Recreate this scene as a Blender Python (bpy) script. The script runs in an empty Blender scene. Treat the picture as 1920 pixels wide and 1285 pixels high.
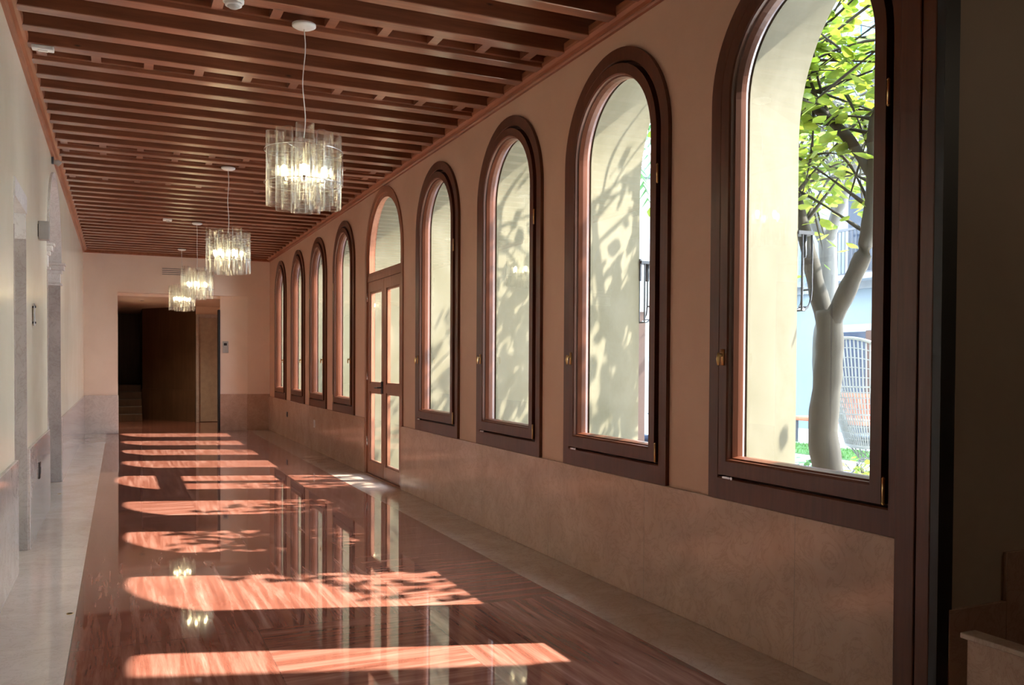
import bpy, bmesh, math, random
from mathutils import Vector, Matrix

random.seed(7)
PI = math.pi
scene = bpy.context.scene
C = scene.collection

# ------------------------------------------------------------------ camera
YAW, PITCH, ROLL = 0.4249, -0.0186, 0.0054
F_PX, PY = 1627.9, 713.5
cam_d = bpy.data.cameras.new('camera')
cam_d.sensor_width = 36.0
cam_d.lens = 36.0 * F_PX / 1920.0
cam_d.shift_y = (PY - 642.5) / 1920.0
cam_d.clip_start = 0.05
cam_d.clip_end = 300
cam = bpy.data.objects.new('camera', cam_d)
C.objects.link(cam)
cam.location = (0, 0, 1.35)
Mr = (Matrix.Rotation(-YAW, 4, 'Z') @ Matrix.Rotation(PI / 2 + PITCH, 4, 'X') @ Matrix.Rotation(ROLL, 4, 'Z'))
cam.rotation_euler = Mr.to_euler()
scene.camera = cam

# ------------------------------------------------------------------ world, sun, exposure
world = bpy.data.worlds.new('sky')
scene.world = world
world.use_nodes = True
wn = world.node_tree
for n in list(wn.nodes):
    wn.nodes.remove(n)
w_out = wn.nodes.new('ShaderNodeOutputWorld')
w_bg = wn.nodes.new('ShaderNodeBackground')
w_ramp = wn.nodes.new('ShaderNodeValToRGB')
w_tc = wn.nodes.new('ShaderNodeTexCoord')
w_sep = wn.nodes.new('ShaderNodeSeparateXYZ')
wn.links.new(w_tc.outputs['Generated'], w_sep.inputs[0])
wn.links.new(w_sep.outputs['Z'], w_ramp.inputs['Fac'])
w_ramp.color_ramp.elements[0].color = (0.92, 0.96, 1.0, 1)
w_ramp.color_ramp.elements[1].color = (0.50, 0.70, 1.0, 1)
wn.links.new(w_ramp.outputs['Color'], w_bg.inputs['Color'])
wn.links.new(w_bg.outputs[0], w_out.inputs['Surface'])
w_bg.inputs['Strength'].default_value = 3.2

SUN = Vector((1.0, -0.33, 1.02)).normalized()
sun_d = bpy.data.lights.new('sun', 'SUN')
sun_d.energy = 4.8
sun_d.angle = math.radians(0.55)
sun_d.color = (1.0, 0.95, 0.88)
sun = bpy.data.objects.new('sun', sun_d)
C.objects.link(sun)
sun.location = (12, -3, 14)
sun.rotation_euler = SUN.to_track_quat('Z', 'Y').to_euler()

vs = scene.view_settings
vs.view_transform = 'Standard'
try:
    vs.look = 'None'
except Exception:
    pass
vs.exposure = 2.58
vs.gamma = 1.0
vs.use_curve_mapping = False
cy = scene.cycles
cy.use_denoising = True
cy.max_bounces = 14
cy.diffuse_bounces = 8
cy.glossy_bounces = 5
cy.transmission_bounces = 8
cy.transparent_max_bounces = 48
cy.caustics_reflective = True
cy.caustics_refractive = False
cy.sample_clamp_indirect = 20.0
cy.blur_glossy = 0.4

# key dimensions (metres, camera foot at origin, corridor along +Y)
XL, XR = -0.605, 2.766          # the two walls
YB, YE = -2.5, 17.97            # behind the camera, end wall
ZCR, ZBM = 3.378, 3.42          # crown underside, beam underside
FL0, FL1 = -0.216, 2.336        # red marble field
WR, WL = 0.681, 0.725           # wainscot tops right and left

# ------------------------------------------------------------------ materials
def mat(name):
    m = bpy.data.materials.new(name)
    m.use_nodes = True
    nt = m.node_tree
    b = nt.nodes['Principled BSDF']
    return m, nt, b

def N(nt, t, **kw):
    n = nt.nodes.new(t)
    for k, v in kw.items():
        if k in n.inputs:
            n.inputs[k].default_value = v
        else:
            setattr(n, k, v)
    return n

def mixc(nt, fac, a, b, blend='MIX'):
    n = nt.nodes.new('ShaderNodeMix')
    n.data_type = 'RGBA'
    n.blend_type = blend
    for sock, v in ((n.inputs[0], fac), (n.inputs[6], a), (n.inputs[7], b)):
        if hasattr(v, 'links'):
            nt.links.new(v, sock)
        elif isinstance(v, (int, float)):
            sock.default_value = v
        else:
            sock.default_value = (v[0], v[1], v[2], 1)
    return n.outputs[2]

def math_(nt, op, a, b=0.0, c=0.0):
    n = nt.nodes.new('ShaderNodeMath')
    n.operation = op
    for i, v in enumerate((a, b, c)):
        if hasattr(v, 'links'):
            nt.links.new(v, n.inputs[i])
        else:
            n.inputs[i].default_value = v
    return n.outputs[0]

def coord(nt, scale=(1, 1, 1), rot=(0, 0, 0), obj=False):
    if obj:
        src = nt.nodes.new('ShaderNodeTexCoord').outputs['Object']
    else:
        src = nt.nodes.new('ShaderNodeNewGeometry').outputs['Position']
    mp = nt.nodes.new('ShaderNodeMapping')
    mp.inputs['Scale'].default_value = scale
    mp.inputs['Rotation'].default_value = rot
    nt.links.new(src, mp.inputs['Vector'])
    return mp.outputs[0]

def noise(nt, vec, scale, detail=4, rough=0.55, dist=0.0):
    n = N(nt, 'ShaderNodeTexNoise')
    n.inputs['Scale'].default_value = scale
    n.inputs['Detail'].default_value = detail
    n.inputs['Roughness'].default_value = rough
    n.inputs['Distortion'].default_value = dist
    nt.links.new(vec, n.inputs['Vector'])
    return n.outputs['Fac']

def ramp(nt, fac, stops):
    r = nt.nodes.new('ShaderNodeValToRGB')
    e = r.color_ramp.elements
    e[0].position, e[0].color = stops[0][0], (*stops[0][1], 1)
    e[1].position, e[1].color = stops[-1][0], (*stops[-1][1], 1)
    for p, c in stops[1:-1]:
        k = e.new(p)
        k.color = (*c, 1)
    nt.links.new(fac, r.inputs['Fac'])
    return r.outputs['Color']

def bump(nt, b, height, strength=0.2, dist=0.01):
    bp = nt.nodes.new('ShaderNodeBump')
    bp.inputs['Strength'].default_value = strength
    bp.inputs['Distance'].default_value = dist
    nt.links.new(height, bp.inputs['Height'])
    nt.links.new(bp.outputs[0], b.inputs['Normal'])

def plaster(name, c0, c1, rough, spec=0.5, bstr=0.05, scale=1.6):
    m, nt, b = mat(name)
    v = coord(nt)
    f = noise(nt, v, scale, 6, 0.6, 0.4)
    col = ramp(nt, f, [(0.3, c0), (0.7, c1)])
    nt.links.new(col, b.inputs['Base Color'])
    b.inputs['Roughness'].default_value = rough
    b.inputs['Specular IOR Level'].default_value = spec
    bump(nt, b, noise(nt, v, 3.0, 3, 0.5), bstr, 0.02)
    return m

def simple(name, col, rough=0.5, metal=0.0, spec=0.5):
    m, nt, b = mat(name)
    v = coord(nt, obj=True)
    f = noise(nt, v, 9.0, 3)
    c = ramp(nt, f, [(0.3, tuple(x * 0.88 for x in col)), (0.7, tuple(min(1, x * 1.08) for x in col))])
    nt.links.new(c, b.inputs['Base Color'])
    b.inputs['Roughness'].default_value = rough
    b.inputs['Metallic'].default_value = metal
    b.inputs['Specular IOR Level'].default_value = spec
    return m

def wood(name, c0, c1, rough, axis='X', scale=1.0, spec=0.5, obj=False, knots=False):
    m, nt, b = mat(name)
    s = {'X': (0.6, 9, 9), 'Y': (9, 0.6, 9), 'Z': (9, 9, 0.6)}[axis]
    v = coord(nt, tuple(x * scale for x in s), obj=obj)
    f = noise(nt, v, 3.0, 6, 0.6, 0.7)
    v2 = coord(nt, obj=obj)
    g = noise(nt, v2, 2.3, 2, 0.5)
    col = ramp(nt, f, [(0.3, c0), (0.72, c1)])
    col = mixc(nt, 0.55, col, ramp(nt, g, [(0.35, (0.62, 0.62, 0.62)), (0.65, (1, 1, 1))]), 'MULTIPLY')
    if knots:
        vo = N(nt, 'ShaderNodeTexVoronoi')
        vo.inputs['Scale'].default_value = 2.2
        nt.links.new(coord(nt, (1.0, 3.1, 3.1), obj=obj), vo.inputs['Vector'])
        k = ramp(nt, vo.outputs['Distance'], [(0.03, (0.25, 0.25, 0.25)), (0.07, (1, 1, 1))])
        col = mixc(nt, 1.0, col, k, 'MULTIPLY')
    nt.links.new(col, b.inputs['Base Color'])
    b.inputs['Roughness'].default_value = rough
    b.inputs['Specular IOR Level'].default_value = spec
    bump(nt, b, f, 0.08, 0.004)
    return m

def joints(nt, vec_axis, period, offset, width=0.004):
    """1 at a joint line, 0 elsewhere, along one world axis"""
    g = nt.nodes.new('ShaderNodeNewGeometry')
    s = nt.nodes.new('ShaderNodeSeparateXYZ')
    nt.links.new(g.outputs['Position'], s.inputs[0])
    t = math_(nt, 'DIVIDE', math_(nt, 'ADD', s.outputs[vec_axis], -offset), period)
    fr = math_(nt, 'FRACT', t)
    return math_(nt, 'LESS_THAN', fr, width / period)

# red marble, polished
M = {}
m, nt, b = mat('red_marble'); M['red'] = m
fa = noise(nt, coord(nt, (9.0, 0.55, 1), (0, 0, 0.10)), 2.0, 7, 0.66, 0.35)
fb = noise(nt, coord(nt, (0.55, 9.0, 1), (0, 0, 0.06)), 2.0, 7, 0.66, 0.35)
ck = nt.nodes.new('ShaderNodeTexWhiteNoise')
ck.noise_dimensions = '2D'
sn = nt.nodes.new('ShaderNodeVectorMath'); sn.operation = 'FLOOR'
mpv = nt.nodes.new('ShaderNodeMapping')
mpv.inputs['Location'].default_value = (-FL0 / 0.85, -1.2 / 1.65, 0)
mpv.inputs['Scale'].default_value = (1 / 0.85, 1 / 1.65, 1)
nt.links.new(nt.nodes.new('ShaderNodeNewGeometry').outputs['Position'], mpv.inputs['Vector'])
nt.links.new(mpv.outputs[0], sn.inputs[0])
nt.links.new(sn.outputs[0], ck.inputs['Vector'])
sel = math_(nt, 'GREATER_THAN', ck.outputs['Value'], 0.6)
mf = nt.nodes.new('ShaderNodeMix')
nt.links.new(sel, mf.inputs[0]); nt.links.new(fa, mf.inputs[2]); nt.links.new(fb, mf.inputs[3])
c = ramp(nt, mf.outputs[0], [(0.25, (0.15, 0.043, 0.026)), (0.45, (0.23, 0.080, 0.050)), (0.60, (0.33, 0.145, 0.100)), (0.80, (0.50, 0.29, 0.22))])
f3 = noise(nt, coord(nt), 0.8, 2)
c = mixc(nt, 0.35, c, ramp(nt, f3, [(0.35, (0.7, 0.62, 0.6)), (0.65, (1, 1, 1))]), 'MULTIPLY')
jx = joints(nt, 0, 0.85, FL0, 0.004)
jy = joints(nt, 1, 1.65, 1.2, 0.005)
j = math_(nt, 'MAXIMUM', jx, jy)
c = mixc(nt, math_(nt, 'MULTIPLY', j, 0.5), c, (0.10, 0.04, 0.03))
nt.links.new(c, b.inputs['Base Color'])
b.inputs['Roughness'].default_value = 0.035
b.inputs['IOR'].default_value = 1.8

def marble(name, stops, rough, period=1.5, off=0.0, axis=1, vein=(0.55, 0.45, 0.4), bumps=0.03, ior=1.5):
    m, nt, b = mat(name)
    v = coord(nt)
    f = noise(nt, v, 2.2, 7, 0.6, 1.0)
    c = ramp(nt, f, stops)
    f2 = noise(nt, v, 5.0, 8, 0.7, 2.2)
    vv = ramp(nt, f2, [(0.47, (1, 1, 1)), (0.5, vein), (0.53, (1, 1, 1))])
    c = mixc(nt, 0.35, c, vv, 'MULTIPLY')
    j = joints(nt, axis, period, off, 0.005)
    c = mixc(nt, math_(nt, 'MULTIPLY', j, 0.45), c, (0.25, 0.2, 0.17))
    nt.links.new(c, b.inputs['Base Color'])
    b.inputs['Roughness'].default_value = rough
    b.inputs['IOR'].default_value = ior
    bump(nt, b, noise(nt, v, 1.3, 2), bumps, 0.006)
    return m

M['white_floor'] = marble('pale_marble_floor', [(0.3, (0.68, 0.55, 0.44)), (0.7, (0.80, 0.67, 0.56))], 0.03, 3.05, 0.3, 1, (0.7, 0.66, 0.62), 0.02, 1.65)
M['band_floor'] = marble('beige_marble_border', [(0.3, (0.47, 0.33, 0.24)), (0.7, (0.58, 0.43, 0.33))], 0.10, 3.05, 0.9)
M['dado'] = marble('beige_marble_wainscot', [(0.3, (0.46, 0.285, 0.195)), (0.7, (0.57, 0.375, 0.27))], 0.13, 1.22, 0.55)
M['dado_left'] = marble('pale_marble_wainscot', [(0.3, (0.60, 0.50, 0.44)), (0.7, (0.74, 0.64, 0.57))], 0.06, 1.22, 0.3)
M['stone_grey'] = marble('grey_stone', [(0.3, (0.40, 0.35, 0.32)), (0.7, (0.54, 0.48, 0.44))], 0.25, 9.0, 0.0, 2)
M['stone_white'] = marble('white_stone', [(0.3, (0.72, 0.68, 0.64)), (0.7, (0.82, 0.79, 0.75))], 0.25, 9.0, 0.0, 2)
M['plaster_r'] = plaster('pink_beige_plaster', (0.56, 0.335, 0.225), (0.63, 0.39, 0.27), 0.5, 0.35)
M['plaster_l'] = plaster('cream_polished_plaster', (0.82, 0.745, 0.56), (0.88, 0.81, 0.64), 0.2, 0.6, 0.02)
M['plaster_end'] = plaster('salmon_plaster', (0.80, 0.62, 0.49), (0.86, 0.68, 0.55), 0.5, 0.3)
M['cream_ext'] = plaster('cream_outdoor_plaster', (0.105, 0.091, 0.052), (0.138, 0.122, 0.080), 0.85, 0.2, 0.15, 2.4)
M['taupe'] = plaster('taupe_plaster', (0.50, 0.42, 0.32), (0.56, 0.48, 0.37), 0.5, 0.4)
M['beam'] = wood('beam_wood', (0.19, 0.050, 0.018), (0.31, 0.100, 0.042), 0.45, 'X', spec=0.5, knots=True)
for _k, _v in (('Coat Weight', 1.0), ('Coat Roughness', 0.25), ('Coat IOR', 1.9)):
    M['beam'].node_tree.nodes['Principled BSDF'].inputs[_k].default_value = _v
M['board'] = wood('ceiling_board_wood', (0.09, 0.022, 0.009), (0.15, 0.04, 0.016), 0.6, 'X')
M['crown'] = wood('crown_wood', (0.30, 0.095, 0.04), (0.44, 0.165, 0.08), 0.35, 'Y')
M['mahogany'] = wood('mahogany', (0.095, 0.026, 0.010), (0.15, 0.044, 0.019), 0.32, 'Z', 1.2)
M['door_wood'] = wood('door_wood', (0.30, 0.115, 0.06), (0.42, 0.18, 0.10), 0.32, 'Z', 1.2)
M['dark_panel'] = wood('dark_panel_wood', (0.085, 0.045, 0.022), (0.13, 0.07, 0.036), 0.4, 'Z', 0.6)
M['brass'] = simple('brass', (0.78, 0.55, 0.25), 0.28, 1.0)
M['chrome'] = simple('steel', (0.70, 0.70, 0.70), 0.25, 1.0)
M['black'] = simple('black_metal_and_gap', (0.012, 0.012, 0.013), 0.45)
M['dark_iron'] = simple('dark_iron', (0.05, 0.055, 0.065), 0.5)
M['white_plastic'] = simple('white_plastic', (0.78, 0.76, 0.72), 0.4)
M['grey_plastic'] = simple('grey_plastic', (0.42, 0.40, 0.37), 0.45)
M['lift'] = simple('beige_lift_panel', (0.42, 0.34, 0.26), 0.35)
M['bark'] = wood('bark', (0.016, 0.012, 0.0055), (0.034, 0.027, 0.013), 0.9, 'Z', 0.6)
M['bark_pale'] = wood('pale_bark', (0.06, 0.058, 0.052), (0.11, 0.108, 0.10), 0.9, 'Z', 0.6)
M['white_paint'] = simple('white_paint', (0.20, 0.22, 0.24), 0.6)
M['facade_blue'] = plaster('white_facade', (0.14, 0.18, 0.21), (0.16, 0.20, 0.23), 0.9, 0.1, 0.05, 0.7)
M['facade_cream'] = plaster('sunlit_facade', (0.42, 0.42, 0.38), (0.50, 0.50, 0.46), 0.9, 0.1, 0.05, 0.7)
M['shutter'] = simple('blue_shutter', (0.13, 0.25, 0.42), 0.5)
M['dark_glass'] = simple('dark_window_glass', (0.03, 0.04, 0.06), 0.08)
M['terracotta'] = simple('terracotta_cushion', (0.46, 0.13, 0.07), 0.8)
M['navy'] = simple('navy_fabric', (0.045, 0.06, 0.11), 0.8)
M['paving'] = plaster('stone_paving', (0.50, 0.50, 0.48), (0.66, 0.66, 0.64), 0.8, 0.2, 0.1, 2.0)
M['teak'] = simple('dark_teak', (0.05, 0.02, 0.011), 0.7)
M['wicker'] = simple('whitewashed_wicker', (0.19, 0.19, 0.17), 0.7)

def leafmat(name, a, b_, trans=0.5):
    m, nt, b = mat(name)
    f = noise(nt, coord(nt), 6.0, 3)
    c = ramp(nt, f, [(0.35, a), (0.65, b_)])
    nt.links.new(c, b.inputs['Base Color'])
    b.inputs['Roughness'].default_value = 0.5
    tr = nt.nodes.new('ShaderNodeBsdfTranslucent')
    nt.links.new(c, tr.inputs['Color'])
    mx = nt.nodes.new('ShaderNodeMixShader')
    mx.inputs[0].default_value = trans
    out = nt.nodes['Material Output']
    nt.links.new(b.outputs[0], mx.inputs[1])
    nt.links.new(tr.outputs[0], mx.inputs[2])
    nt.links.new(mx.outputs[0], out.inputs['Surface'])
    return m
M['leaf'] = leafmat('spring_leaf', (0.10, 0.17, 0.012), (0.25, 0.30, 0.035), 0.55)
M['leaf_dark'] = leafmat('dark_leaf', (0.03, 0.10, 0.03), (0.08, 0.19, 0.06), 0.35)
M['grass'] = leafmat('lawn_grass', (0.04, 0.12, 0.02), (0.09, 0.21, 0.04), 0.2)

def thin_glass(name, tint, base, edge, diff=0.0, rough=0.0):
    m = bpy.data.materials.new(name)
    m.use_nodes = True
    nt = m.node_tree
    for n in list(nt.nodes):
        nt.nodes.remove(n)
    out = nt.nodes.new('ShaderNodeOutputMaterial')
    t = nt.nodes.new('ShaderNodeBsdfTransparent')
    t.inputs['Color'].default_value = (*tint, 1)
    g = nt.nodes.new('ShaderNodeBsdfGlossy')
    g.inputs['Color'].default_value = (1, 1, 1, 1)
    g.inputs['Roughness'].default_value = rough
    lw = nt.nodes.new('ShaderNodeLayerWeight')
    lw.inputs['Blend'].default_value = 0.5
    p = math_(nt, 'POWER', lw.outputs['Facing'], 3.0)
    fac = math_(nt, 'MULTIPLY_ADD', p, edge, base)
    mx = nt.nodes.new('ShaderNodeMixShader')
    nt.links.new(fac, mx.inputs[0])
    nt.links.new(t.outputs[0], mx.inputs[1])
    nt.links.new(g.outputs[0], mx.inputs[2])
    last = mx
    if diff:
        tr = nt.nodes.new('ShaderNodeBsdfTranslucent')
        tr.inputs['Color'].default_value = (1.0, 0.98, 0.93, 1)
        df = nt.nodes.new('ShaderNodeBsdfDiffuse')
        df.inputs['Color'].default_value = (0.95, 0.95, 0.92, 1)
        m0 = nt.nodes.new('ShaderNodeMixShader')
        m0.inputs[0].default_value = 0.5
        nt.links.new(tr.outputs[0], m0.inputs[1])
        nt.links.new(df.outputs[0], m0.inputs[2])
        m2 = nt.nodes.new('ShaderNodeMixShader')
        f = math_(nt, 'MULTIPLY_ADD', p, diff * 3.0, diff)
        nt.links.new(f, m2.inputs[0])
        nt.links.new(mx.outputs[0], m2.inputs[1])
        nt.links.new(m0.outputs[0], m2.inputs[2])
        last = m2
    nt.links.new(last.outputs[0], out.inputs['Surface'])
    return m
M['glass'] = thin_glass('window_glass', (0.96, 0.98, 0.97), 0.05, 0.75)
M['tube_glass'] = thin_glass('clear_fluted_glass', (0.975, 0.985, 0.975), 0.05, 0.85, 0.022, 0.05)

m = bpy.data.materials.new('glowing_bulb'); m.use_nodes = True
nt = m.node_tree
b = nt.nodes['Principled BSDF']
b.inputs['Base Color'].default_value = (1, 0.9, 0.7, 1)
b.inputs['Emission Color'].default_value = (1.0, 0.80, 0.45, 1)
b.inputs['Emission Strength'].default_value = 4.0
M['bulb'] = m
m = bpy.data.materials.new('downlight_glow'); m.use_nodes = True
b = m.node_tree.nodes['Principled BSDF']
b.inputs['Base Color'].default_value = (0.8, 0.75, 0.7, 1)
b.inputs['Roughness'].default_value = 0.3
M['lens'] = m

# ------------------------------------------------------------------ mesh helpers
def finish(name, bm, mats, parent=None, smooth=False, bevel=0.0):
    bmesh.ops.recalc_face_normals(bm, faces=bm.faces[:])
    me = bpy.data.meshes.new(name)
    bm.to_mesh(me)
    bm.free()
    if not isinstance(mats, (list, tuple)):
        mats = [mats]
    for mm in mats:
        me.materials.append(mm)
    o = bpy.data.objects.new(name, me)
    C.objects.link(o)
    if parent is not None:
        o.parent = parent
    if smooth:
        for p in me.polygons:
            p.use_smooth = True
    if bevel:
        md = o.modifiers.new('bevel', 'BEVEL')
        md.width = bevel
        md.segments = 2
        md.limit_method = 'ANGLE'
    return o

def struct(o, label=None, cat=None):
    o['kind'] = 'structure'
    if label:
        o['label'] = label
    if cat:
        o['category'] = cat
    return o

def tag(o, label, cat, group=None):
    o['label'] = label
    o['category'] = cat
    if group:
        o['group'] = group
    return o

def empty(name, loc=(0, 0, 0), rz=0.0):
    o = bpy.data.objects.new(name, None)
    o.empty_display_size = 0.1
    C.objects.link(o)
    o.location = loc
    o.rotation_euler = (0, 0, rz)
    return o

def box(bm, x0, x1, y0, y1, z0, z1, mi=0):
    vs_ = [bm.verts.new((x, y, z)) for x in (x0, x1) for y in (y0, y1) for z in (z0, z1)]
    for q in ((0, 1, 3, 2), (4, 6, 7, 5), (0, 4, 5, 1), (2, 3, 7, 6), (0, 2, 6, 4), (1, 5, 7, 3)):
        f = bm.faces.new([vs_[i] for i in q])
        f.material_index = mi
    return vs_

def quad(bm, pts, mi=0):
    f = bm.faces.new([bm.verts.new(p) for p in pts])
    f.material_index = mi
    return f

def tube(bm, pts, rad, n=10, cap=True):
    pts = [Vector(p) for p in pts]
    if not isinstance(rad, (list, tuple)):
        rad = [rad] * len(pts)
    rings = []
    up = Vector((0, 0, 1))
    for i, p in enumerate(pts):
        d = (pts[min(i + 1, len(pts) - 1)] - pts[max(i - 1, 0)]).normalized()
        ref = up if abs(d.z) < 0.95 else Vector((1, 0, 0))
        a = d.cross(ref).normalized()
        c_ = d.cross(a).normalized()
        rings.append([bm.verts.new(p + rad[i] * (math.cos(2 * PI * k / n) * a + math.sin(2 * PI * k / n) * c_)) for k in range(n)])
    for i in range(len(rings) - 1):
        for k in range(n):
            bm.faces.new((rings[i][k], rings[i][(k + 1) % n], rings[i + 1][(k + 1) % n], rings[i + 1][k]))
    if cap:
        bm.faces.new(rings[0][::-1])
        bm.faces.new(rings[-1])

def lathe(bm, prof, n=24, cx=0, cy=0):
    rings = []
    for r, z in prof:
        rings.append([bm.verts.new((cx + r * math.cos(2 * PI * k / n), cy + r * math.sin(2 * PI * k / n), z)) for k in range(n)])
    for i in range(len(rings) - 1):
        for k in range(n):
            bm.faces.new((rings[i][k], rings[i][(k + 1) % n], rings[i + 1][(k + 1) % n], rings[i + 1][k]))
    if prof[0][0] > 1e-5:
        bm.faces.new(rings[0][::-1])
    if prof[-1][0] > 1e-5:
        bm.faces.new(rings[-1])

NA = 36
def arch_loop(yc, half, zb, zs, rise=None):
    rise = half if rise is None else rise
    pts = [(yc + half, zb)]
    for k in range(NA + 1):
        a = PI * k / NA
        pts.append((yc + half * math.cos(a), zs + rise * math.sin(a)))
    pts.append((yc - half, zb))
    return pts

def rect_loop(y0, y1, z0, z1):
    return [(y1, z0), (y1, z1), (y0, z1), (y0, z0)]

def loft(bm, stations, closed=True, mi=0, mis=None):
    """stations: list of (x, loop) ; joins successive loops with quads"""
    rings = [[bm.verts.new((x, y, z)) for (y, z) in lp] for x, lp in stations]
    n = len(rings[0])
    for i in range(len(rings) - 1):
        for k in range(n if closed else n - 1):
            try:
                f = bm.faces.new((rings[i][k], rings[i][(k + 1) % n], rings[i + 1][(k + 1) % n], rings[i + 1][k]))
                f.material_index = mis[i] if mis else mi
            except ValueError:
                pass
    return rings

def frame_profile(bm, stations, mi=0):
    """closed profile swept round a loop: last station joins the first"""
    rings = [[bm.verts.new((x, y, z)) for (y, z) in lp] for x, lp in stations]
    n = len(rings[0])
    m_ = len(rings)
    for i in range(m_):
        a, b_ = rings[i], rings[(i + 1) % m_]
        for k in range(n):
            f = bm.faces.new((a[k], a[(k + 1) % n], b_[(k + 1) % n], b_[k]))
            f.material_index = mi

def wall_face(bm, x, y0, y1, H, ops, mi=0, z0=0.0):
    """ops: list of (polyline top [(y,z)...] from low y to high y, zb) sorted by y"""
    cur = y0
    for poly, zb in ops:
        a, e = poly[0][0], poly[-1][0]
        if a > cur:
            quad(bm, [(x, cur, z0), (x, a, z0), (x, a, H), (x, cur, H)], mi)
        if zb > z0 + 1e-4:
            quad(bm, [(x, a, z0), (x, e, z0), (x, e, zb), (x, a, zb)], mi)
        for (ya, za), (yb, zb2) in zip(poly[:-1], poly[1:]):
            if yb - ya > 1e-6:
                quad(bm, [(x, ya, za), (x, yb, zb2), (x, yb, H), (x, ya, H)], mi)
        cur = e
    if y1 > cur:
        quad(bm, [(x, cur, z0), (x, y1, z0), (x, y1, H), (x, cur, H)], mi)

def arch_poly(yc, half, zs, rise=None):
    return arch_loop(yc, half, 0, zs, rise)[1:-1][::-1]

# ------------------------------------------------------------------ floor
bm = bmesh.new()
quad(bm, [(FL0, YB, 0), (FL1, YB, 0), (FL1, YE, 0), (FL0, YE, 0)], 0)
quad(bm, [(XL, YB, 0), (FL0, YB, 0), (FL0, YE, 0), (XL, YE, 0)], 1)
quad(bm, [(FL1, YB, 0), (XR + 0.1, YB, 0), (XR + 0.1, YE, 0), (FL1, YE, 0)], 2)
quad(bm, [(XR + 0.1, YB, 0), (5.4, YB, 0), (5.4, 2.25, 0), (XR + 0.1, 2.25, 0)], 0)
quad(bm, [(XL - 0.4, YE, 0), (XR, YE, 0), (XR, 25.0, 0), (XL - 0.4, 25.0, 0)], 0)
quad(bm, [(XL - 0.6, 6.0, 0), (XL, 6.0, 0), (XL, 11.4, 0), (XL - 0.6, 11.4, 0)], 1)
# slab under the marble
box(bm, XL - 0.6, 5.5, YB, 25.0, -0.2, -0.004, 2)
o = finish('floor', bm, [M['red'], M['white_floor'], M['band_floor']])
struct(o, 'polished red marble floor with pale marble borders', 'floor')

# ------------------------------------------------------------------ right wall with windows and door
XO = 3.45
RO, ZO, RISE = 0.78, 2.60, 0.88
ro = lambda yc: 0.755 if yc < 3.1 else RO
WINS = [3.014, 4.607, 6.186, 7.845, 11.609, 13.267, 14.908, 16.632]
DOOR_Y = 9.703
ZS = 2.656
GH = 0.43           # half width of glass
ops_i, ops_o = [], []
for yc in sorted(WINS + [DOOR_Y]):
    if yc == DOOR_Y:
        ops_i.append((arch_poly(yc, 0.76, 2.60), 0.0))
        ops_o.append((arch_poly(yc, 0.94, 2.62), 0.0))
    else:
        ops_i.append((arch_poly(yc, 0.592, ZS), 0.695))
        ops_o.append((arch_poly(yc, ro(yc), ZO, RISE), 0.76))
bm = bmesh.new()
wall_face(bm, XR, 2.27, YE, 3.66, ops_i, 0)
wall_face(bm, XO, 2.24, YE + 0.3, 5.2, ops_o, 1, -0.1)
for yc in WINS:
    loft(bm, [(XR, arch_loop(yc, 0.592, 0.695, ZS)), (2.858, arch_loop(yc, 0.592, 0.695, ZS))], True, 0)
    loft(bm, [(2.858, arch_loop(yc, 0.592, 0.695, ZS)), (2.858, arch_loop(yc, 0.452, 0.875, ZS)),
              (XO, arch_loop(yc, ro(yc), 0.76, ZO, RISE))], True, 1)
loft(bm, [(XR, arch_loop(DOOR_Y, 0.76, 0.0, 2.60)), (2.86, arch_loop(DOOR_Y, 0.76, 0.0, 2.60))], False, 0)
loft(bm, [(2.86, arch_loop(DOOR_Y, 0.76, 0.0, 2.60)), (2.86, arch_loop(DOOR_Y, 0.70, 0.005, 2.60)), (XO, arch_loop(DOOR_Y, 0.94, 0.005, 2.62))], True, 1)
# near end of the wall and its top
quad(bm, [(XR, 2.27, 3.66), (XO, 2.24, 3.66), (XO, YE, 3.66), (XR, YE, 3.66)], 0)
o = finish('wall_right', bm, [M['plaster_r'], M['cream_ext'], M['taupe']])
struct(o, 'pink beige plaster wall pierced by eight arched windows and a door', 'wall')

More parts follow.
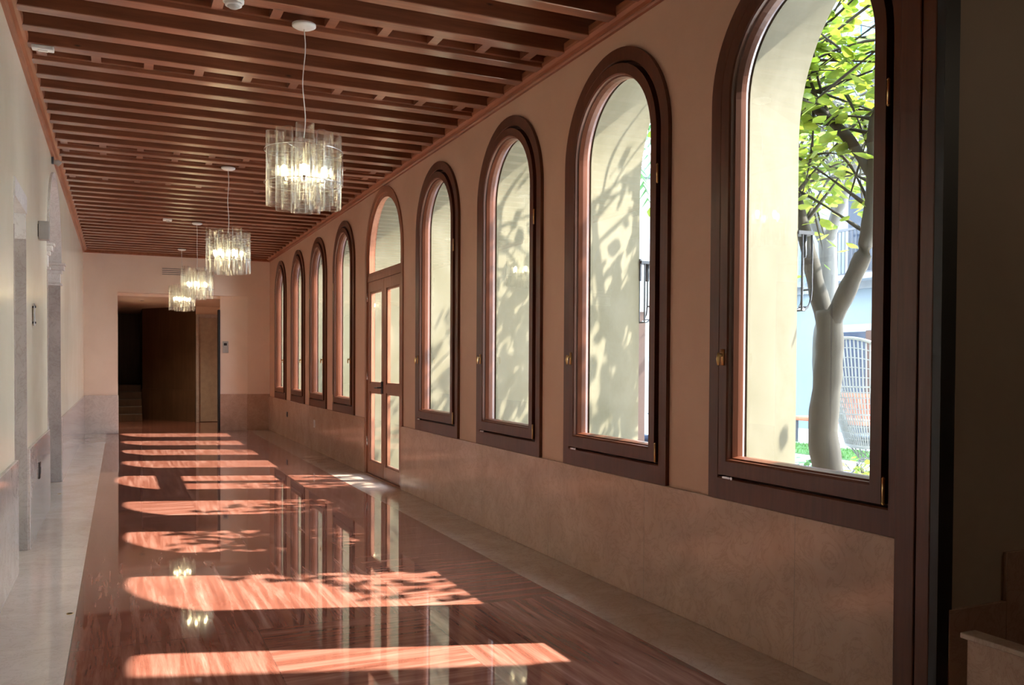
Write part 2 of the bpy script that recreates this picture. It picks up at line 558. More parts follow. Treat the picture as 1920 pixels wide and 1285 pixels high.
# windows
def make_window(idx, yc, m=1):
    # m = 1: hinges on the near side, handle on the far side; m = -1 mirrored
    root = empty('window_%d' % idx, (XR, yc, 0))
    struct(root)
    d = lambda x: x - XR
    # fixed outer frame
    bm = bmesh.new()
    fo = lambda h, zb: arch_loop(0, h, zb, ZS)
    frame_profile(bm, [(d(2.742), fo(0.605, 0.683)), (d(2.742), fo(0.533, 0.785)), (d(2.748), fo(0.527, 0.792)),
                       (d(2.80), fo(0.527, 0.792)), (d(2.80), fo(0.47, 0.85)), (d(2.857), fo(0.47, 0.85)), (d(2.857), fo(0.590, 0.697)), (d(XR), fo(0.590, 0.697)), (d(XR), fo(0.605, 0.683))])
    finish('frame', bm, M['mahogany'], root)
    # opening sash
    bm = bmesh.new()
    frame_profile(bm, [(d(2.728), fo(0.509, 0.806)), (d(2.728), fo(0.452, 0.875)), (d(2.736), fo(0.444, 0.885)),
                       (d(2.752), fo(0.444, 0.885)), (d(2.758), fo(0.436, 0.893)), (d(2.785), fo(0.430, 0.900)), (d(2.815), fo(0.430, 0.900)),
                       (d(2.820), fo(0.440, 0.89)), (d(2.842), fo(0.450, 0.88)), (d(2.842), fo(0.466, 0.855)), (d(2.792), fo(0.466, 0.855)), (d(2.792), fo(0.509, 0.806))])
    sash = finish('sash', bm, M['mahogany'], root)
    # pane
    bm = bmesh.new()
    lp = arch_loop(0, 0.434, 0.896, ZS)
    bm.faces.new([bm.verts.new((d(2.800), y, z)) for y, z in lp])
    finish('glass', bm, M['glass'], sash)
    # hinges on the near side
    for hz in (2.37, 0.812):
        bm = bmesh.new()
        tube(bm, [(d(2.731), -0.518 * m, hz), (d(2.731), -0.518 * m, hz + 0.095)], 0.0065, 8)
        tube(bm, [(d(2.731), -0.518 * m, hz - 0.008), (d(2.731), -0.518 * m, hz)], [0.003, 0.008], 8)
        tube(bm, [(d(2.731), -0.518 * m, hz + 0.095), (d(2.731), -0.518 * m, hz + 0.103)], [0.008, 0.003], 8)
        h = finish('hinge', bm, M['brass'], root, True)
        h['label'] = 'brass hinge'
    # lever handle on the far side
    bm = bmesh.new()
    box(bm, d(2.722), d(2.7285), m * 0.48 - 0.012, m * 0.48 + 0.012, 1.35, 1.43)
    tube(bm, [(d(2.722), 0.48 * m, 1.40), (d(2.700), 0.48 * m, 1.40)], 0.008, 8)
    tube(bm, [(d(2.702), 0.48 * m, 1.412), (d(2.698), 0.48 * m, 1.38), (d(2.700), 0.48 * m, 1.35)], [0.006, 0.009, 0.005], 8)
    h = finish('handle', bm, M['brass'], root, True)
    h['label'] = 'brass handle'
    # stay catch at lower far corner
    bm = bmesh.new()
    tube(bm, [(d(2.737), 0.40 * m, 0.796), (d(2.722), 0.40 * m, 0.796)], 0.008, 8)
    box(bm, d(2.722), d(2.74), m * 0.44 - 0.03, m * 0.44 + 0.03, 0.791, 0.801)
    h = finish('catch', bm, M['chrome'], root)
    h['label'] = 'steel catch'
    return root
for i, yc in enumerate(WINS):
    make_window(i + 1, yc, 1 if yc < DOOR_Y else -1)

# glazed double door
root = empty('door_1', (XR, DOOR_Y, 0))
struct(root)
d = lambda x: x - XR
bm = bmesh.new()
fo = lambda h, zb: arch_loop(0, h, zb, 2.60)
frame_profile(bm, [(d(2.752), fo(0.775, 0.0)), (d(2.752), fo(0.705, 0.012)), (d(2.79), fo(0.70, 0.015)), (d(2.858), fo(0.70, 0.015)), (d(2.858), fo(0.757, 0.003)), (d(XR), fo(0.757, 0.003)), (d(XR), fo(0.775, 0.0))])
finish('frame', bm, M['door_wood'], root)
bm = bmesh.new()
box(bm, d(2.765), d(2.84), -0.70, 0.70, 2.335, 2.405)
finish('transom', bm, M['door_wood'], root, bevel=0.004)
bm = bmesh.new()
fo = lambda h, zb: arch_loop(0, h, zb, 2.60)
frame_profile(bm, [(d(2.775), fo(0.70, 2.40)), (d(2.775), fo(0.655, 2.44)), (d(2.825), fo(0.655, 2.44)), (d(2.825), fo(0.70, 2.40))])
fl = finish('fanlight', bm, M['door_wood'], root)
bm = bmesh.new()
bm.faces.new([bm.verts.new((d(2.80), y, z)) for y, z in arch_loop(0, 0.657, 2.438, 2.60)])
finish('glass', bm, M['glass'], fl)
for s in (-1, 1):
    a, e = (0.004, 0.695)
    bm = bmesh.new()
    y = lambda t: s * t
    def bx(t0, t1, z0, z1, x0=2.77, x1=2.825):
        box(bm, d(x0), d(x1), min(y(t0), y(t1)), max(y(t0), y(t1)), z0, z1)
    bx(a, a + 0.09, 0.02, 2.33)
    bx(e - 0.09, e, 0.02, 2.33)
    bx(a + 0.09, e - 0.09, 2.21, 2.33)
    bx(a + 0.09, e - 0.09, 1.01, 1.11)
    bx(a + 0.09, e - 0.09, 0.02, 0.165)
    for z0, z1 in ((0.165, 0.185), (0.99, 1.01), (1.11, 1.13), (2.19, 2.21)):
        bx(a + 0.09, e - 0.09, z0, z1, 2.782, 2.812)
    for t0 in (a + 0.09, e - 0.105):
        bx(t0, t0 + 0.015, 0.165, 2.21, 2.782, 2.812)
    leaf = finish('door_leaf', bm, M['door_wood'], root, bevel=0.002)
    for z0, z1 in ((0.18, 0.995), (1.125, 2.195)):
        bm = bmesh.new()
        quad(bm, [(d(2.797), y(a + 0.10), z0), (d(2.797), y(e - 0.10), z0), (d(2.797), y(e - 0.10), z1), (d(2.797), y(a + 0.10), z1)])
        finish('glass', bm, M['glass'], leaf)
    for hz in (0.35, 1.15, 2.1):
        bm = bmesh.new()
        tube(bm, [(d(2.764), y(0.70), hz), (d(2.764), y(0.70), hz + 0.11)], 0.008, 8)
        finish('hinge', bm, M['chrome'], leaf, True)
bm = bmesh.new()
box(bm, d(2.755), d(2.771), 0.02, 0.07, 1.00, 1.14)
tube(bm, [(d(2.757), 0.045, 1.07), (d(2.715), 0.045, 1.07), (d(2.71), 0.05, 1.07), (d(2.71), 0.16, 1.065)], 0.009, 8)
h = finish('handle', bm, M['dark_iron'], root, True)
h['label'] = 'dark metal lever handle'

# wainscot, right
def dado(name, x0, x1, y0, y1, z1, m, label):
    bm = bmesh.new()
    box(bm, x0, x1, y0, y1, 0.0, z1)
    o = finish(name, bm, m, bevel=0.004)
    return struct(o, label, 'wainscot')
dado('trim_1', XR - 0.024, XR, 2.432, DOOR_Y - 0.755, WR, M['dado'], 'beige marble wainscot under the nearer arched windows')
dado('trim_2', XR - 0.024, XR, DOOR_Y + 0.775, YE, WR, M['dado'], 'beige marble wainscot under the farther arched windows')

# ------------------------------------------------------------------ left wall
D1 = (6.30, 7.08, 2.52)                 # doorway
P2C, P2H, P2S = 10.02, 0.95, 2.42       # arched portal
bm = bmesh.new()
rect = [(D1[0], D1[2]), (D1[1], D1[2])]
wall_face(bm, XL, YB, YE, 3.66, [(rect, 0.0), (arch_poly(P2C, P2H, P2S, 0.80), 0.0)], 0)
dx = XL - 0.34
loft(bm, [(XL, rect_loop(D1[0], D1[1], 0, D1[2])), (dx, rect_loop(D1[0], D1[1], 0, D1[2]))], False, 0)
loft(bm, [(XL, arch_loop(P2C, P2H, 0, P2S, 0.80)), (dx, arch_loop(P2C, P2H, 0, P2S, 0.80))], False, 0)
quad(bm, [(XL - 0.5, YB, 0), (XL - 0.5, YE, 0), (XL - 0.5, YE, 3.66), (XL - 0.5, YB, 3.66)], 0)
o = finish('wall_left', bm, [M['plaster_l']])
struct(o, 'cream polished plaster wall with a doorway and an arched portal', 'wall')
# doorway lining: grey stone jambs, pale lintel, wooden door set back
root = empty('door_2', (XL, (D1[0] + D1[1]) / 2, 0)); struct(root)
c0 = (D1[0] + D1[1]) / 2
bm = bmesh.new()
for y0, y1 in ((D1[0] - c0, D1[0] - c0 + 0.02), (D1[1] - c0 - 0.02, D1[1] - c0)):
    box(bm, -0.33, 0.004, y0, y1, 0, 2.22)
finish('jamb', bm, M['stone_grey'], root)
bm = bmesh.new()
box(bm, -0.33, 0.010, D1[0] - c0, D1[1] - c0, 2.40, 2.52)
box(bm, -0.33, 0.003, D1[1] - c0 - 0.02, D1[1] - c0, 2.22, 2.40)
box(bm, -0.33, 0.003, D1[0] - c0, D1[0] - c0 + 0.02, 2.22, 2.40)
finish('lintel', bm, M['stone_white'], root)
bm = bmesh.new()
box(bm, -0.335, -0.30, D1[0] - c0 + 0.02, D1[1] - c0 - 0.02, 0.005, 2.40)
finish('door_leaf', bm, M['plaster_l'], root)

root = empty('door_3', (XL, P2C, 0)); struct(root)
for s in (-1, 1):
    bm = bmesh.new()
    y0, y1 = sorted((s * P2H, s * (P2H - 0.03)))
    box(bm, -0.33, 0.008, y0, y1, 0, 2.20)
    finish('jamb', bm, M['stone_grey'], root)
    bm = bmesh.new()
    for z0, z1, e in ((2.20, 2.225, 0.03), (2.225, 2.33, 0.012), (2.33, 2.37, 0.03), (2.37, 2.42, 0.05), (2.42, 2.445, 0.065)):
        y0, y1 = sorted((s * (P2H + e * 0.5), s * (P2H - 0.03 - e)))
        box(bm, -0.33, e, y0, y1, z0, z1)
    finish('capital', bm, M['stone_white'], root, bevel=0.006)
bm = bmesh.new()
frame_profile(bm, [(0.02, arch_loop(0, P2H + 0.02, 2.445, P2S + 0.02, 0.82)), (0.02, arch_loop(0, P2H - 0.05, 2.446, P2S + 0.02, 0.76)),
                   (-0.33, arch_loop(0, P2H - 0.05, 2.446, P2S + 0.02, 0.76)), (-0.33, arch_loop(0, P2H + 0.02, 2.445, P2S + 0.02, 0.82))])
# remove the closing bottom strip of the archivolt
dele = [f for f in bm.faces if all(abs(v_.co.z - 2.4455) < 0.002 for v_ in f.verts) and f.calc_center_median().y ** 2 < 0.3]
bmesh.ops.delete(bm, geom=dele, context='FACES')
finish('archivolt', bm, M['stone_white'], root)
bm = bmesh.new()
box(bm, -0.335, -0.30, -P2H + 0.03, P2H - 0.03, 0.005, 3.1)
finish('door_leaf', bm, M['stone_grey'], root)

dado('trim_3', XL, XL + 0.022, YB, D1[0], WL, M['dado_left'], 'pale marble wainscot on the left wall nearest the viewer')
dado('trim_4', XL, XL + 0.022, D1[1], P2C - P2H, WL, M['dado_left'], 'pale marble wainscot between the left doorway and the portal')
dado('trim_5', XL, XL + 0.022, P2C + P2H, YE, WL, M['dado_left'], 'pale marble wainscot beyond the arched portal')

# ------------------------------------------------------------------ end wall and lobby behind it
OX0, OX1, OZ = -0.025, 2.333, 2.67
bm = bmesh.new()
def yface(x0, x1, z0, z1, y, mi=0):
    quad(bm, [(x0, y, z0), (x1, y, z0), (x1, y, z1), (x0, y, z1)], mi)
yface(XL, OX0, 0, 3.66, YE)
yface(OX1, XR, 0, 3.66, YE)
yface(OX0, OX1, OZ, 3.66, YE)
# reveals
quad(bm, [(OX0, YE, 0), (OX0, YE + 0.25, 0), (OX0, YE + 0.25, OZ), (OX0, YE, OZ)])
quad(bm, [(OX0, YE, OZ), (OX1, YE, OZ), (OX1, YE + 0.25, OZ), (OX0, YE + 0.25, OZ)])
quad(bm, [(OX1, YE, 0), (1.83, YE + 0.17, 0), (1.83, YE + 0.17, OZ), (OX1, YE, OZ)])
o = finish('wall_end', bm, [M['plaster_end']])
struct(o, 'salmon plaster end wall with a wide opening', 'wall')
dado('trim_6', XL, OX0 + 0.012, YE - 0.024, YE, WL, M['dado_left'], 'pale marble wainscot left of the end opening')
bm = bmesh.new()
box(bm, OX1 - 0.01, XR, YE - 0.02, YE, 0, WL)
vs_ = [(OX1, YE - 0.02), (1.83, YE + 0.15), (1.83, YE + 0.17), (OX1, YE)]
bot = [bm.verts.new((x, y, 0)) for x, y in vs_]
top = [bm.verts.new((x, y, WL)) for x, y in vs_]
bm.faces.new(bot[::-1]); bm.faces.new(top)
for k in range(4):
    bm.faces.new((bot[k], bot[(k + 1) % 4], top[(k + 1) % 4], top[k]))
struct(finish('trim_7', bm, M['dado']), 'beige marble wainscot right of the end opening', 'wainscot')
# solid black bar painting the shade of a slot at the opening's right edge
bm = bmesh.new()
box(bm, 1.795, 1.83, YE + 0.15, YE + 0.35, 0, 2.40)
struct(finish('trim_8', bm, M['black']), 'black bar standing in for the dark slot beside the lift door', 'strip')
# lobby shell
bm = bmesh.new()
quad(bm, [(OX0, YE + 0.25, 0), (OX0, 25.0, 0), (OX0, 25.0, 2.62), (OX0, YE + 0.25, 2.62)], 0)
quad(bm, [(OX0, 25.0, 0), (XR, 25.0, 0), (XR, 25.0, 2.62), (OX0, 25.0, 2.62)], 1)
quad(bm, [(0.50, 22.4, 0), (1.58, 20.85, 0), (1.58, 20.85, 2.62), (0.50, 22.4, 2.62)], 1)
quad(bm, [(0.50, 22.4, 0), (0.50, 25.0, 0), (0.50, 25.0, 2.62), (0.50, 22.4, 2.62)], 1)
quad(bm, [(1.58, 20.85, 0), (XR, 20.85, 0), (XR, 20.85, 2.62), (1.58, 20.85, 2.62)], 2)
quad(bm, [(XR, YE, 0), (XR, 20.85, 0), (XR, 20.85, 2.62), (XR, YE, 2.62)], 2)
quad(bm, [(1.83, YE + 0.17, 0), (XR, YE + 0.17, 0), (XR, YE + 0.17, 2.62), (1.83, YE + 0.17, 2.62)], 2)
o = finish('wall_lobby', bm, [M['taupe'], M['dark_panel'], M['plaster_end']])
struct(o, 'dark lobby walls seen through the end opening', 'wall')
bm = bmesh.new()
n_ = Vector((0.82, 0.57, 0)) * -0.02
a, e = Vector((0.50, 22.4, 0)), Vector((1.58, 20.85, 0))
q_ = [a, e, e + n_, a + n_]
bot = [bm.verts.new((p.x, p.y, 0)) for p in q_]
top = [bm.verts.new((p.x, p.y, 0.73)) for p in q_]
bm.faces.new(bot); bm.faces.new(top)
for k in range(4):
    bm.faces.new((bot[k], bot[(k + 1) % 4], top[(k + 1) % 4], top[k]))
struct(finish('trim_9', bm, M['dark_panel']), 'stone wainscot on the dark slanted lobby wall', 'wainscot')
bm = bmesh.new()
box(bm, OX0 - 0.3, XR + 0.1, YE + 0.25, 25.1, 2.62, 2.75)
struct(finish('ceiling_lobby', bm, M['plaster_end']), 'plain lobby ceiling beyond the end opening', 'ceiling')
# lift door
root = empty('door_4', (1.84, 20.80, 0)); struct(root)
bm = bmesh.new()
box(bm, -0.20, 0.22, 0.0, 0.03, 0.01, 2.36)
finish('door_leaf', bm, M['lift'], root, bevel=0.003)
bm = bmesh.new()
box(bm, -0.26, -0.20, -0.04, 0.045, 0, 2.44)
box(bm, 0.22, 0.28, -0.04, 0.045, 0, 2.44)
box(bm, -0.20, 0.22, -0.04, 0.045, 2.36, 2.44)
finish('frame', bm, M['stone_grey'], root, bevel=0.004)
# steps at the dark back of the lobby
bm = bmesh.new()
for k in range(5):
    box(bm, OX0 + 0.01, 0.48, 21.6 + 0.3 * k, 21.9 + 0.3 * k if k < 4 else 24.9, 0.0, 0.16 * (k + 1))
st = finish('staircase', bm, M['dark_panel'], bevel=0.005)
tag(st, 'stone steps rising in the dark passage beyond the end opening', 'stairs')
# downlight
root = tag(empty('downlight', (0.42, 19.4, 2.62)), 'small round downlight in the lobby ceiling', 'downlight')
bm = bmesh.new(); lathe(bm, [(0.030, -0.012), (0.052, -0.010), (0.055, 0.0)], 20); finish('trim_ring', bm, M['chrome'], root, True)
bm = bmesh.new(); lathe(bm, [(0.0001, -0.010), (0.029, -0.011)], 20); finish('lens', bm, M['lens'], root, True)

li = bpy.data.lights.new('lobby_fill_spot', 'SPOT')  # spot added to brighten the dark lobby and the lift door
li.energy = 24.0; li.color = (1.0, 0.80, 0.58); li.spot_size = 2.4; li.spot_blend = 1.0; li.shadow_soft_size = 0.03
lo = bpy.data.objects.new('lobby_fill_spot', li); C.objects.link(lo); lo.parent = root; lo.location = (0, 0, -0.03)

# ------------------------------------------------------------------ back of the corridor behind the viewer and side alcove
bm = bmesh.new()
quad(bm, [(XL, YB, 0), (5.4, YB, 0), (5.4, YB, 3.66), (XL, YB, 3.66)], 3)
quad(bm, [(5.4, YB, 0), (5.4, 2.25, 0), (5.4, 2.25, 6.8), (5.4, YB, 6.8)], 1)
quad(bm, [(2.80, 2.25, 0), (5.4, 2.25, 0), (5.4, 2.25, 5.2), (2.80, 2.25, 5.2)], 1)
quad(bm, [(XO, 2.256, -0.1), (5.45, 2.256, -0.1), (5.45, 2.256, 6.8), (XO, 2.256, 6.8)], 2)
quad(bm, [(5.45, YB, -0.1), (5.45, 2.256, -0.1), (5.45, 2.256, 6.8), (5.45, YB, 6.8)], 2)
o = finish('wall_alcove', bm, [M['plaster_end'], M['taupe'], M['cream_ext'], M['dark_panel']])
struct(o, 'dark taupe alcove wall at the right edge', 'wall')
bm = bmesh.new()
box(bm, 2.785, 3.095, 2.232, 2.25, 0, 0.452)
box(bm, 3.095, 5.39, 2.232, 2.25, 0, 0.640)
struct(finish('trim_10', bm, M['dado'], bevel=0.003), 'stepped stone wainscot on the dark alcove wall', 'wainscot')
# low stone parapet
bm = bmesh.new()
box(bm, 2.735, 2.785, 0.9, 2.12, 0, 0.385)
par = tag(empty('parapet', (0, 0, 0)), 'low stone parapet at the lower right corner', 'parapet')
finish('body', bm, M['dado'], par, bevel=0.003)
bm = bmesh.new()
box(bm, 2.722, 2.80, 0.88, 2.14, 0.385, 0.405)
finish('coping', bm, M['band_floor'], par, bevel=0.004)
li = bpy.data.lights.new('alcove_fill', 'POINT')  # unseen fill light added to keep the alcove wall from going black
li.energy = 1.8; li.color = (1.0, 0.82, 0.6); li.shadow_soft_size = 0.15
lo = bpy.data.objects.new('alcove_fill', li); C.objects.link(lo); lo.location = (4.4, 0.2, 3.0)
# wooden post ending the window wall, black box painting the shade of the gap beside it
bm = bmesh.new()
box(bm, 2.716, 2.80, 2.335, 2.428, 0, ZCR)
box(bm, 2.722, 2.80, 2.272, 2.335, 0, ZCR)
o = finish('trim_11', bm, M['mahogany'], bevel=0.005)
struct(o, 'dark mahogany post closing the window wall', 'post')
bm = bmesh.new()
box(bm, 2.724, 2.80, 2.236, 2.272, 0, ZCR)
struct(finish('trim_12', bm, M['black']), 'black box standing in for the dark gap between the wooden post and the alcove', 'strip')

# ------------------------------------------------------------------ ceiling
bm = bmesh.new()
box(bm, XL - 0.6, XR + 0.6, YB - 0.1, YE + 0.4, 3.64, 3.80)
box(bm, XR + 0.6, 5.5, YB - 0.1, 2.27, 3.64, 3.80)
ceil = finish('ceiling', bm, [M['board']])
struct(ceil, 'dark wood beamed ceiling', 'ceiling')
BP, BY0 = 0.3304, 5.528
bm = bmesh.new()
L = XR - XL
box(bm, 0, L, -0.0535, 0.0535, 0.0, 0.225)
beam0 = finish('beam', bm, M['beam'], ceil, bevel=0.006)
beam0.location = (XL, BY0 - 13 * BP, ZBM)
for k in range(-12, 38):
    o = beam0.copy()
    C.objects.link(o)
    o.parent = ceil
    o.location = (XL, BY0 + k * BP, ZBM)
# coffered bays: a panel with small cross blocks between two beams
def coffer(k):
    bm = bmesh.new()
    y0 = 0.0535; y1 = BP - 0.0535
    box(bm, 0, L, y0, y1, 0.075, 0.09)
    box(bm, 0, L, y1 - 0.03, y1, 0.03, 0.075)
    box(bm, 0, L, y0, y0 + 0.03, 0.03, 0.075)
    x = 0.10
    while x < L - 0.06:
        box(bm, x, x + 0.062, y0 + 0.03, y1 - 0.03, 0.02, 0.075)
        # raised field in each recess
        box(bm, x + 0.10, min(x + 0.295, L), y0 + 0.06, y1 - 0.06, 0.062, 0.075)
        x += 0.335
    o = finish('coffer_panel', bm, M['beam'], ceil)
    o.location = (XL, BY0 + k * BP, ZBM)
    return o
c0_ = coffer(-1)
for k in (-10, -5, 3, 11, 12, 16, 24, 25, 34):
    o = c0_.copy(); C.objects.link(o); o.parent = ceil; o.location = (XL, BY0 + k * BP, ZBM)
# crowns
def crown(name, xw, s, label):
    bm = bmesh.new()
    prof = [(0, ZCR), (0.022, ZCR), (0.030, ZCR + 0.012), (0.030, ZCR + 0.022), (0.052, ZCR + 0.030), (0.070, ZCR + 0.046), (0.074, ZCR + 0.062), (0.074, ZCR + 0.10), (0, ZCR + 0.10)]
    ra = [bm.verts.new((xw + s * p, YB, z)) for p, z in prof]
    rb = [bm.verts.new((xw + s * p, YE, z)) for p, z in prof]
    for k in range(len(prof)):
        bm.faces.new((ra[k], ra[(k + 1) % len(prof)], rb[(k + 1) % len(prof)], rb[k]))
    bm.faces.new(ra); bm.faces.new(rb[::-1])
    struct(finish(name, bm, M['crown']), label, 'moulding')
crown('trim_13', XL, 1, 'wooden crown moulding along the left wall')
crown('trim_14', XR, -1, 'wooden crown moulding above the arched windows')
bm = bmesh.new()
box(bm, XL, XR, YE - 0.06, YE, ZCR + 0.0, ZBM + 0.08)
struct(finish('trim_15', bm, M['crown'], bevel=0.01), 'wooden crown moulding across the end wall', 'moulding')

# ------------------------------------------------------------------ chandeliers
def trefoil(bm, cx, cy, ang, z0, z1, R=0.030, r=0.028, n=27, wob=0.0):
    pts = []
    for k in range(n):
        t = 2 * PI * k / n
        rr = R * (0.98 + 0.42 * math.cos(3 * t)) + 0.018
        pts.append((cx + rr * math.cos(t + ang), cy + rr * math.sin(t + ang)))
    rings = [[bm.verts.new((x, y, z)) for x, y in pts] for z in (z0, z1)]
    for k in range(n):
        bm.faces.new((rings[0][k], rings[0][(k + 1) % n], rings[1][(k + 1) % n], rings[1][k]))
    # thick rim at both ends
    for z, ring in ((z0, rings[0]), (z1, rings[1])):
        inn = [bm.verts.new((cx + (v_.co.x - cx) * 0.87, cy + (v_.co.y - cy) * 0.87, z)) for v_ in ring]
        for k in range(n):
            bm.faces.new((ring[k], ring[(k + 1) % n], inn[(k + 1) % n], inn[k]))

def make_chandelier(X, Y):
    root = empty('chandelier', (X, Y, 0))
    bm = bmesh.new()
    lathe(bm, [(0.02, 3.392), (0.055, 3.398), (0.072, 3.408), (0.072, 3.42)], 28)
    finish('canopy', bm, M['white_plastic'], root, True)
    bm = bmesh.new()
    pts = []
    for k in range(15):
        t = k / 14
        z = 3.40 - t * (3.40 - 2.72)
        pts.append((0.009 * math.sin(t * 9.5) , 0.004 * math.sin(t * 7 + 1), z))
    tube(bm, pts, 0.0032, 6)
    finish('cable', bm, M['white_plastic'], root, True)
    # metal cage
    bm = bmesh.new()
    for z, r in ((2.645, 0.235), (2.445, 0.235)):
        ring = [(r * math.cos(2 * PI * k / 40), r * math.sin(2 * PI * k / 40), z) for k in range(41)]
        tube(bm, ring, 0.0022, 6, False)
    for k in range(5):
        a = 2 * PI * k / 5 + 0.3
        tube(bm, [(0, 0, 2.645), (0.235 * math.cos(a), 0.235 * math.sin(a), 2.645)], 0.002, 6)
        tube(bm, [(0, 0, 2.445), (0.235 * math.cos(a), 0.235 * math.sin(a), 2.445)], 0.002, 6)
        a += 0.6
        tube(bm, [(0.235 * math.cos(a), 0.235 * math.sin(a), 2.445), (0.235 * math.cos(a), 0.235 * math.sin(a), 2.645)], 0.0018, 6)
    tube(bm, [(0, 0, 2.73), (0, 0, 2.44)], 0.006, 8)
    lathe(bm, [(0.03, 2.44), (0.05, 2.445), (0.05, 2.455), (0.03, 2.46)], 20)
    finish('metal_frame', bm, M['chrome'], root, True)
    # outer tubes
    for k in range(10):
        a = 2 * PI * (k + 0.25) / 10
        dz = (0.0, 0.022, -0.008)[k % 3]
        bm = bmesh.new()
        trefoil(bm, 0.184 * math.cos(a), 0.184 * math.sin(a), a + PI, 2.305 + dz * 0.6, 2.745 + dz)
        finish('glass_tube', bm, M['tube_glass'], root, True)
    for k in range(5):
        a = 2 * PI * (k + 0.5) / 5
        bm = bmesh.new()
        trefoil(bm, 0.085 * math.cos(a), 0.085 * math.sin(a), a, 2.285, 2.70, 0.024)
        finish('glass_tube', bm, M['tube_glass'], root, True)
    # bulbs with holders
    for k in range(6):
        a = 2 * PI * k / 6 + 0.35
        x, y = 0.135 * math.cos(a), 0.135 * math.sin(a)
        bm = bmesh.new()
        lathe(bm, [(0.0001, 2.545), (0.012, 2.54), (0.018, 2.525), (0.017, 2.505), (0.009, 2.485), (0.008, 2.475)], 14, x, y)
        bl = finish('bulb', bm, M['bulb'], root, True)
        bl['label'] = 'glowing warm bulb'
        bm = bmesh.new()
        lathe(bm, [(0.009, 2.447), (0.011, 2.450), (0.011, 2.474), (0.009, 2.476)], 12, x, y)
        tube(bm, [(0, 0, 2.45), (x, y, 2.452)], 0.003, 6)
        finish('bulb_holder', bm, M['chrome'], root, True)
    return root
CH = [(1.035, 5.40), (1.06, 9.68), (1.06, 13.72), (1.05, 17.0)]
ch0 = make_chandelier(*CH[0])
labels = ['largest, nearest hanging chandelier of clear fluted glass tubes with glowing bulbs',
          'second nearest hanging glass tube chandelier, in front of the end wall opening top',
          'third hanging glass tube chandelier, half behind the second one',
          'smallest, farthest hanging glass tube chandelier just before the end wall']
tag(ch0, labels[0], 'chandelier', 'glass tube chandeliers down the corridor')
for k in range(1, 4):
    r = ch0.copy(); C.objects.link(r)
    r.location = (CH[k][0], CH[k][1], 0)
    r.rotation_euler = (0, 0, 0.5 * k)
    r['label'] = labels[k]
    for c_ in list(ch0.children):
        q = c_.copy(); C.objects.link(q); q.parent = r

# ------------------------------------------------------------------ small fittings indoors
def part(name, fn, m, parent, smooth=False, bevel=0.0):
    bm = bmesh.new(); fn(bm); return finish(name, bm, m, parent, smooth, bevel)

root = tag(empty('smoke_detector', (0.60, 5.21, 3.42)), 'round white smoke detector on the ceiling near the nearest chandelier', 'smoke detector')
part('base', lambda bm: lathe(bm, [(0.050, -0.018), (0.058, -0.014), (0.060, 0.0)], 28), M['white_plastic'], root, True)
part('sensor_head', lambda bm: lathe(bm, [(0.0001, -0.046), (0.026, -0.045), (0.034, -0.038), (0.036, -0.018)], 24), M['grey_plastic'], root, True)
part('vent_ring', lambda bm: lathe(bm, [(0.040, -0.034), (0.047, -0.032), (0.047, -0.018), (0.040, -0.018)], 24), M['white_plastic'], root, True)
root = tag(empty('emergency_light', (-0.45, 6.50, 3.42)), 'small rectangular light fitting on a beam by the left wall', 'emergency light')
part('case', lambda bm: box(bm, -0.065, 0.065, -0.03, 0.03, -0.028, 0.0), M['white_plastic'], root, False, 0.006)
part('lens', lambda bm: box(bm, -0.03, 0.03, -0.015, 0.015, -0.034, -0.028), M['lens'], root, False, 0.003)
root = tag(empty('motion_sensor', (0.64, 13.49, 3.42)), 'small white rectangular sensor on the ceiling left of the chandeliers', 'sensor')
part('case', lambda bm: box(bm, -0.06, 0.06, -0.045, 0.045, -0.03, 0.0), M['white_plastic'], root, False, 0.006)
part('lens', lambda bm: lathe(bm, [(0.0001, -0.044), (0.02, -0.040), (0.026, -0.030)], 16), M['grey_plastic'], root, True)
# vent on end wall
root = tag(empty('air_vent', (0.955, YE, 3.10)), 'slotted air vent high on the end wall behind the chandeliers', 'vent')
part('frame', lambda bm: box(bm, -0.22, 0.22, -0.010, 0.0, -0.085, 0.085), M['plaster_end'], root, False, 0.002)
for k in range(4):
    part('slot', lambda bm: box(bm, -0.20, 0.20, -0.0125, -0.0095, -0.062 + k * 0.036, -0.052 + k * 0.036), M['dark_iron'], root)
# sign plate right of the lift
root = tag(empty('lift_call_panel', (1.93, YE + 0.137, 1.66)), 'small grey call panel beside the lift door on the end wall', 'panel')
root.rotation_euler = (0, 0, -0.32)
part('plate', lambda bm: box(bm, -0.055, 0.055, -0.015, 0.0, -0.115, 0.115), M['grey_plastic'], root, False, 0.003)
part('display', lambda bm: box(bm, -0.03, 0.03, -0.018, -0.0145, 0.03, 0.08), M['black'], root)
# right wainscot outlets
root = tag(empty('wall_socket', (XR - 0.024, 15.83, 0.43)), 'dark wall socket in the far wainscot under the last windows', 'socket')
part('plate', lambda bm: box(bm, -0.008, 0, -0.06, 0.06, -0.045, 0.045), M['dark_iron'], root, False, 0.002)
part('insert', lambda bm: box(bm, -0.011, -0.0075, -0.03, 0.03, -0.025, 0.025), M['black'], root)
root = tag(empty('wall_socket', (XR - 0.024, 13.43, 0.415)), 'white wall socket in the wainscot between the dark socket and the glazed door', 'socket')
part('plate', lambda bm: box(bm, -0.008, 0, -0.045, 0.045, -0.06, 0.06), M['white_plastic'], root, False, 0.002)
part('insert', lambda bm: box(bm, -0.011, -0.0075, -0.02, 0.02, -0.03, 0.03), M['grey_plastic'], root)
